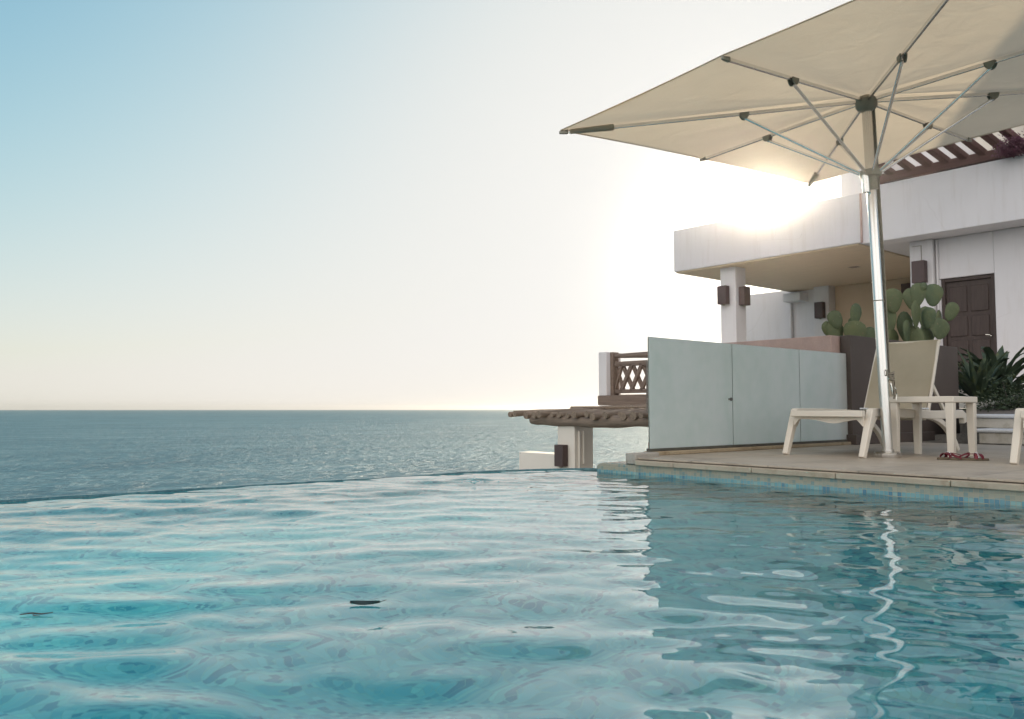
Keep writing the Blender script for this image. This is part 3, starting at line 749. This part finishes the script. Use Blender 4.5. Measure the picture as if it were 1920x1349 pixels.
def shrub(name, loc, label, cat, n, rx, ry, rz_, leaf, mat, mat2=None, group=None):
    s_ = empty(name, loc, 0, label, cat, group); mb = MB(); cl_ = [(Vector((rnd.gauss(0,.45)*rx, rnd.gauss(0,.45)*ry, abs(rnd.gauss(.35,.3))*rz_)), rnd.uniform(.15,.35)) for _ in range(16)]
    for k in range(n):
        c0, rr = rnd.choice(cl_); p_ = c0 + Vector((rnd.gauss(0,1)*rx, rnd.gauss(0,1)*ry, rnd.gauss(0,1)*rz_))*rr
        p_.z = max(p_.z, .01); a = Vector((rnd.gauss(0,1), rnd.gauss(0,1), rnd.gauss(0,1))).normalized(); b = a.orthogonal().normalized(); l_ = leaf*rnd.uniform(.6,1.3)
        c_ = a.cross(b)*.15*l_
        mb.add([p_, p_ + a*l_*.5 + b*l_*.28 + c_, p_ + a*l_, p_ + a*l_*.5 - b*l_*.28 + c_], [(0,1,2),(0,2,3)])
    mb.build('leaves' if mat is not M['flower'] else 'blossoms', mat, s_, recalc=False); 
    tw = MB()
    for c0, _ in cl_[:9]: tw.tube([(0,0,0), c0*.5 + Vector((rnd.uniform(-.03,.03),0,.02)), c0], [.008,.006,.003], 6)
    tw.build('stems', M['twig'], s_, smooth=60); return s_
shrub('low_shrub', (11.5, 3.15, .53), 'low dark leafy shrub at the base of the large agave', 'shrub', 1300, .5, .5, .16, .05, M['shrub'])
shrub('low_shrub', (12.8, 3.55, .63), 'low dark leafy shrub along the white house wall', 'shrub', 1300, .7, .9, .20, .055, M['shrub'])
shrub('low_shrub', (10.6, 3.6, .48), 'low dark leafy shrub beside the end of the brown planter', 'shrub', 1300, .4, .35, .28, .045, M['shrub'])
shrub('low_shrub', (11.4, 4.9, .6), 'dark green shrub filling in under the round cactus pads', 'shrub', 2200, .6, .3, .5, .06, M['shrub'])

# ------------------------------------------------------------------ house
TZ = .80
struct(MB().box((12.93, 4.27, TZ-.3), (40, 12.05, TZ-.02)).build('upper_terrace', M['plaster_warm']))
struct(MB().box((12.615, 6.5, .36), (12.925, 12.05, .557)).build('terrace_edge', M['plaster']))
struct(MB().box((13.2, -8, min(SEA,-8)-1), (40, 10.0, TZ-.31)).build('terrace_ground', M['soil']))
struct(MB().box((15.0, -8, TZ-.28), (40, 4.26, TZ-.01)).build('house_terrace', M['concrete']))
H = empty('house', (16.1, 6.0, TZ), 0, 'white flat roofed beach house with a deep covered porch', 'house')
def part(name, lo, hi, m, bev=.012, par=None):
    o_ = (16.1, 6.0, TZ); return MB().box([a-b for a, b in zip(lo, o_)], [a-b for a, b in zip(hi, o_)]).build(name, m, par or H, bevel=bev)
part('roof_slab', (15.6, 7.832, 3.735), (20.65, 12.44, 4.722), M['plaster'])
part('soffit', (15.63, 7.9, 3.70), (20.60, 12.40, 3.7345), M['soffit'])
part('fascia', (15.6, -6, 3.70), (16.06, 7.82, 4.80), M['plaster'])
part('roof_deck', (16.065, -6, 3.70), (26, 7.83, 3.98), M['plaster'])
part('porch_pier', (16.1, 6.70, TZ), (16.75, 7.13, 3.698), M['plaster'])
part('front_wall', (16.22, -6, TZ), (16.5, 5.69, 3.697), M['plaster']); part('front_wall', (16.22, 5.69, 2.93), (16.5, 6.695, 3.697), M['plaster']); part('front_wall', (16.22, 6.625, TZ), (16.5, 6.695, 2.927), M['plaster'])
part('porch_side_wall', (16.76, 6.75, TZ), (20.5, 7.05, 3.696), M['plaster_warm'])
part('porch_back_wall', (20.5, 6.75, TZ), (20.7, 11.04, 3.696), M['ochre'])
part('porch_column', (20.2, 11.05, TZ), (20.64, 11.48, 3.733), M['plaster'])
part('end_wall', (20.67, 11.485, TZ), (20.9, 14.25, 3.78), M['plaster'])
part('end_wall_ledge', (20.25, 11.9, 3.40), (20.66, 12.42, 3.62), M['plaster'])
part('down_pipe', (20.55, 12.36, TZ), (20.64, 12.45, 3.398), M['plaster'])
part('corner_column', (15.85, 10.90, TZ), (16.25, 11.31, 3.698), M['plaster'])
part('ceiling_light', (17.9, 9.1, 3.70), (18.15, 9.35, 3.734), M['lamp_metal'])
D_ = part('door', (16.30, 5.76, TZ), (16.35, 6.56, 2.86), M['door_wood'], .004)
part('door_frame', (16.255, 5.693, TZ), (16.36, 5.758, 2.926), M['door_wood'], .004); part('door_frame', (16.255, 6.562, TZ), (16.36, 6.622, 2.926), M['door_wood'], .004); part('door_frame', (16.256, 5.759, 2.862), (16.361, 6.561, 2.926), M['door_wood'], .004)
pm = MB()
for y0, y1 in ((5.82,6.12),(6.19,6.50)):
    for z0, z1 in ((.95,1.75),(1.83,2.2),(2.28,2.76)):
        o_ = (16.1, 6.0, TZ); pm.box((16.278-o_[0], y0-o_[1], z0-o_[2]), (16.2985-o_[0], y1-o_[1], z1-o_[2]))
pm.build('door_panels', M['door_wood'], D_, bevel=.012)
hd = MB().tube([(.185,-.20,1.02),(.13,-.20,1.02),(.125,-.13,1.03)], .011, 8); hd.lathe([(0,0),(.022,0),(.022,.01),(0,.01)], 12, (.185,-.20,1.0)); hd.build('door_handle', M['chrome'], D_, smooth=50)
part('wall_pipe', (16.175, 6.64, TZ), (16.215, 6.68, 3.69), M['plaster'], .01)
part('seam_pipe', (15.555, 7.79, 3.72), (15.595, 7.83, 4.70), M['pink_stone'], .012)
part('cable', (16.09, 6.90, 3.30), (16.099, 6.912, 3.60), M['joint'], 0); part('cable', (16.09, 6.912, 3.59), (16.099, 7.08, 3.60), M['joint'], 0)
# upper storey
part('upper_pier', (16.0, 7.55, 4.803), (16.8, 8.43, 6.4), M['plaster'])
part('upper_parapet', (17.3, 2.0, 4.3), (17.5, 7.4, 5.28), M['plaster'])
part('upper_wall', (19.0, 6.9, 4.3), (22, 8.55, 8.3), M['plaster'])
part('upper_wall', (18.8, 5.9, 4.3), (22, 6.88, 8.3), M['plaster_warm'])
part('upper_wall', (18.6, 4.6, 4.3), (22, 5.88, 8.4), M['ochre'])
part('upper_wall', (17.6, -6, 4.3), (22, 4.55, 9), M['plaster'])

# pergola on the parapet
PG = empty('upper_pergola', (15.9, 6.2, 4.80), 0, 'dark wooden pergola on the parapet of the white house', 'pergola')
MB().box((-.22,-1.1,.055),(-.08,1.35,.225)).build('beam', M['dark_wood'], PG, bevel=.01)
for yy in (1.05,.68,.35,.04,-.27,-.58,-.90,-1.05+ -.15):
    MB().bar((-.15, yy, .20), (-1.35, yy+.25, .62), .12, .11).build('rafter', M['dark_wood'], PG, bevel=.012)
for yy in (-1.0, 1.25): MB().box((-.2,yy-.05,0),(-.1,yy+.05,.054)).build('post', M['dark_wood'], PG)
shrub('bougainvillea', (15.40, 4.98, 4.80), 'mauve bougainvillea spilling over the end of the upper pergola', 'flowering plant', 2600, .24, .30, .24, .055, M['flower'])

# ------------------------------------------------------------------ wall lamps
def lamp(loc, label, face, s=1.0):
    """box lantern; face '-x' or '-y' = the way it looks out"""
    rz = 0 if face == '-x' else R(90)
    l_ = empty('wall_lamp', loc, rz, label, 'wall lamp', 'brown box wall lamps')
    MB().box((-.16*s,-.12*s,-.21*s),(-.012,.12*s,.21*s)).build('lamp_shade', M['lamp_metal'], l_, bevel=.01)
    MB().box((-.011,-.05,-.08),(-.001,.05,.08)).build('bracket', M['joint'], l_)
    MB().lathe([(0,-.24*s),(.03,-.235*s),(.035,-.212*s),(0,-.212*s)], 12, (-.08,0,0)).build('bulb_cap', M['joint'], l_, smooth=50)
    return l_
lamp((16.099, 6.915, 3.08), 'brown box wall lamp on the white pier beside the dark door', '-x')
lamp((20.499, 9.14, 3.60-.24), 'brown box wall lamp on the porch back wall, half hidden by the pier', '-x', .9)
lamp((15.849, 11.17, 3.06), 'brown box wall lamp on the left face of the corner column', '-x')
lamp((16.07, 10.899, 3.03), 'brown box wall lamp on the right shaded face of the corner column', '-y')
lamp((20.199, 11.26, 3.06), 'brown box wall lamp on the far porch column', '-x')
lamp((9.599, 9.98, -.285), 'brown box wall lamp on the pillar under the log pergola', '-x', .85)

# ------------------------------------------------------------------ log pergola by the sea
LZ = -2.3
struct(MB().box((8.6, 7.2, min(SEA,-8)-1), (13.1, 13.4, LZ)).build('lower_terrace', M['concrete']))
LP = empty('log_pergola', (9.6, 9.94, LZ), 0, 'rustic log pergola on a cream pillar at the sea side of the pool', 'pergola')
MB().box((0,-.2,0),(.44,.2,2.515)).build('pillar', M['plaster_warm'], LP, bevel=.012)
cp = MB().tube([(.10,-.212,2.42),(.10,-.212,1.75),(.12,-.214,1.68),(.18,-.214,1.66),(.23,-.214,1.70),(.235,-.212,1.78)], .022, 10)
cp.tube([(.20,-.212,2.42),(.20,-.212,1.88)], .022, 10); cp.box((.20,-.215,2.36),(.40,-.2005,2.40)); cp.build('conduit', M['plaster_warm'], LP, smooth=50)
bm_ = MB(); pts = []; rd = []
for k in range(26):
    y = .86 - 3.6*k/25; pts.append((.0 + .02*math.sin(y*2), y, 2.585 + .015*math.sin(y*3.1) - .006*k/25)); rd.append(.088 + .010*math.sin(y*4.3) + .006*math.sin(y*9) - (.02 if k == 0 else 0))
bm_.tube(pts, rd, 14); bm_.build('beam', M['log_beam'], LP, smooth=60)
for k in range(19):
    y = 1.28 - .207*k + rnd.uniform(-.03,.03); r0 = .052 + rnd.uniform(-.012,.012); x0 = -.15 + rnd.uniform(-.09,.09)
    pts = []; rd = []
    for i in range(9):
        f = i/8; pts.append((x0 + 2.9*f, y + .05*math.sin(f*3 + k), 2.685 + .012*math.sin(k*2.3) + .13*f + .012*math.sin(f*7 + k*1.7))); rd.append(r0*(1 - .12*f) + .004*math.sin(f*11 + k))
    MB().tube(pts, rd, 10).build('rafter', M['log'], LP, smooth=60)
MB().tube([(2.2, 1.4, 2.74), (2.2, -2.6, 2.74)], .07, 12).build('beam', M['log_beam'], LP, smooth=60)
MB().tube([(1.0, .9, 2.72+.09), (.98, -2.5, 2.72+.10)], .022, 8).build('lashing_pole', M['log'], LP, smooth=60)
tag(MB().box((9.6,10.145,LZ),(9.95,11.13,-.272)).build('low_wall', M['plaster_warm'], bevel=.012), 'low cream parapet wall running left from the log pergola pillar', 'wall')
tag(MB().prism([(4.02,.13),(4.10,.13),(4.10,.27),(4.02,.27)], 'x', 6.6, 6.7).build('clay_post', M['terracotta'], bevel=.006), 'short reddish clay post peeking out left of the glass screen', 'post') if False else None
cpst = MB().lathe([(0,LZ),(.05,LZ),(.05,.08),(.04,.10),(0,.10)], 16, (7.71, 6.50, 0)); tag(cpst.build('clay_post', M['terracotta'], smooth=40), 'short reddish clay post peeking out left of the frosted glass', 'post')

# ------------------------------------------------------------------ balcony railing
BR = empty('balcony_railing', (12.6, 12.06, .56), 0, 'dark wooden railing with crossed lattice and a pale end post', 'railing')
MB().box((.0,-4.6,.0),(.3,.03,.20)).build('base_beam', M['rail_wood'], BR, bevel=.012)
MB().box((.005,-.22,.2005),(.45,-.0,1.105)).build('post', M['plaster'], BR, bevel=.01)
MB().box((.12,-.30,.201),(.30,-.222,1.103)).build('end_board', M['rail_wood'], BR, bevel=.008)
tp = []; 
MB().tube([(.2,-.303,1.02),(.2,-.8,1.015),(.2,-1.4,1.0),(.2,-3.0,.99),(.2,-4.6,.99)], [.045,.055,.072,.075,.07], 14).build('top_rail', M['rail_wood'], BR, smooth=60)
MB().box((.16,-4.6,.80),(.24,-.302,.90)).build('lattice_rail', M['rail_wood'], BR, bevel=.012)
MB().box((.16,-4.6,.245),(.24,-.302,.325)).build('lattice_rail', M['rail_wood'], BR, bevel=.012)
la = MB()
y = -.20
while y > -4.5:
    la.bar((.19, y, .30), (.19, y-.29, .83), .068, .06, up=(1,0,0)); la.bar((.235, y-.29, .30), (.235, y, .83), .068, .06, up=(1,0,0)); y -= .27
la.v = [Vector((v.x, min(v.y, -.303), v.z)) for v in la.v]
la.build('lattice', M['rail_wood'], BR)

# ------------------------------------------------------------------ things on the water
LSC = .72
lf = MB(); n = 16; up_ = []; lo_ = []
for i in range(n+1):
    f = i/n; x = -.052 + .104*f; w_ = .026*math.sin(math.pi*min(1, f*1.0))**.7*(1-.5*f) + .0006; z = .006 + .006*(2*f-1)**2
    up_.append((x, w_, z + .004)); lo_.append((x, -w_, z))
mid = [(a[0], 0, a[2]-.004) for a in lo_]
vs = up_ + mid + lo_; N_ = n+1
lf.add(vs, [(i, i+1, N_+i+1, N_+i) for i in range(n)] + [(N_+i, N_+i+1, 2*N_+i+1, 2*N_+i) for i in range(n)])
fl = empty('floating_leaf', (1.088, 1.855, float(ripple(np.array([1.088]), np.array([1.855]))[0])), R(-36), 'single dark green leaf floating on the pool', 'leaf')
fl.scale = (LSC, LSC, LSC); o = lf.build('blade', M['leaf'], fl, smooth=60); md = o.modifiers.new('s', 'SOLIDIFY'); md.thickness = .002
MB().tube([(.05,0,.010),(.062,.002,.014),(.075,.004,.017)], [.0016,.0013,.001], 6).build('stalk', M['leaf'], fl, smooth=60)
t_ = MB(); z0 = float(ripple(np.array([.435]), np.array([2.265]))[0]) + .003
tw = empty('floating_twig', (.435, 2.265, z0), R(-40), 'thin dark twig floating at the left of the pool', 'twig')
MB().tube([(-.04,.0,0),(-.015,.006,.002),(.01,.002,.001),(.035,.008,.003)], [.0012,.002,.0018,.001], 6).build('stem', M['twig'], tw, smooth=60)
MB().tube([(-.012,.006,.002),(.0,-.012,.001),(.018,-.018,.001)], [.0015,.0012,.0008], 6).build('side_shoot', M['twig'], tw, smooth=60)

sp_ = empty('splash', (sxp, syp, .0), 0, 'small splash of clear droplets near the far edge of the pool', 'splash')
for (dx_, dy_, dz_, r_) in ((0,0,.006,.020),(-.03,.02,.012,.007),(.035,-.03,.004,.010),(.05,-.06,.004,.008),(-.01,-.02,.035,.005),(.02,.015,.022,.006),(-.06,.05,.003,.006),(.11,-.13,.003,.006),(-.09,.06,.003,.005)):
    d_ = MB(); prof = [(r_*math.cos(-math.pi/2 + math.pi*k/10)*1.0, r_*math.sin(-math.pi/2 + math.pi*k/10)*.8) for k in range(11)]
    d_.lathe([(max(0, a), b) for a, b in prof], 14, (dx_, dy_, dz_)); d_.build('droplet', M['water'], sp_, smooth=80)

# ------------------------------------------------------------------ render settings
cy = S.cycles
cy.use_denoising = True
try: cy.denoiser = 'OPENIMAGEDENOISE'
except Exception: pass
cy.max_bounces = 10; cy.diffuse_bounces = 4; cy.glossy_bounces = 5; cy.transmission_bounces = 8; cy.transparent_max_bounces = 8
cy.caustics_reflective = False; cy.caustics_refractive = True; cy.sample_clamp_indirect = 6; cy.blur_glossy = .3
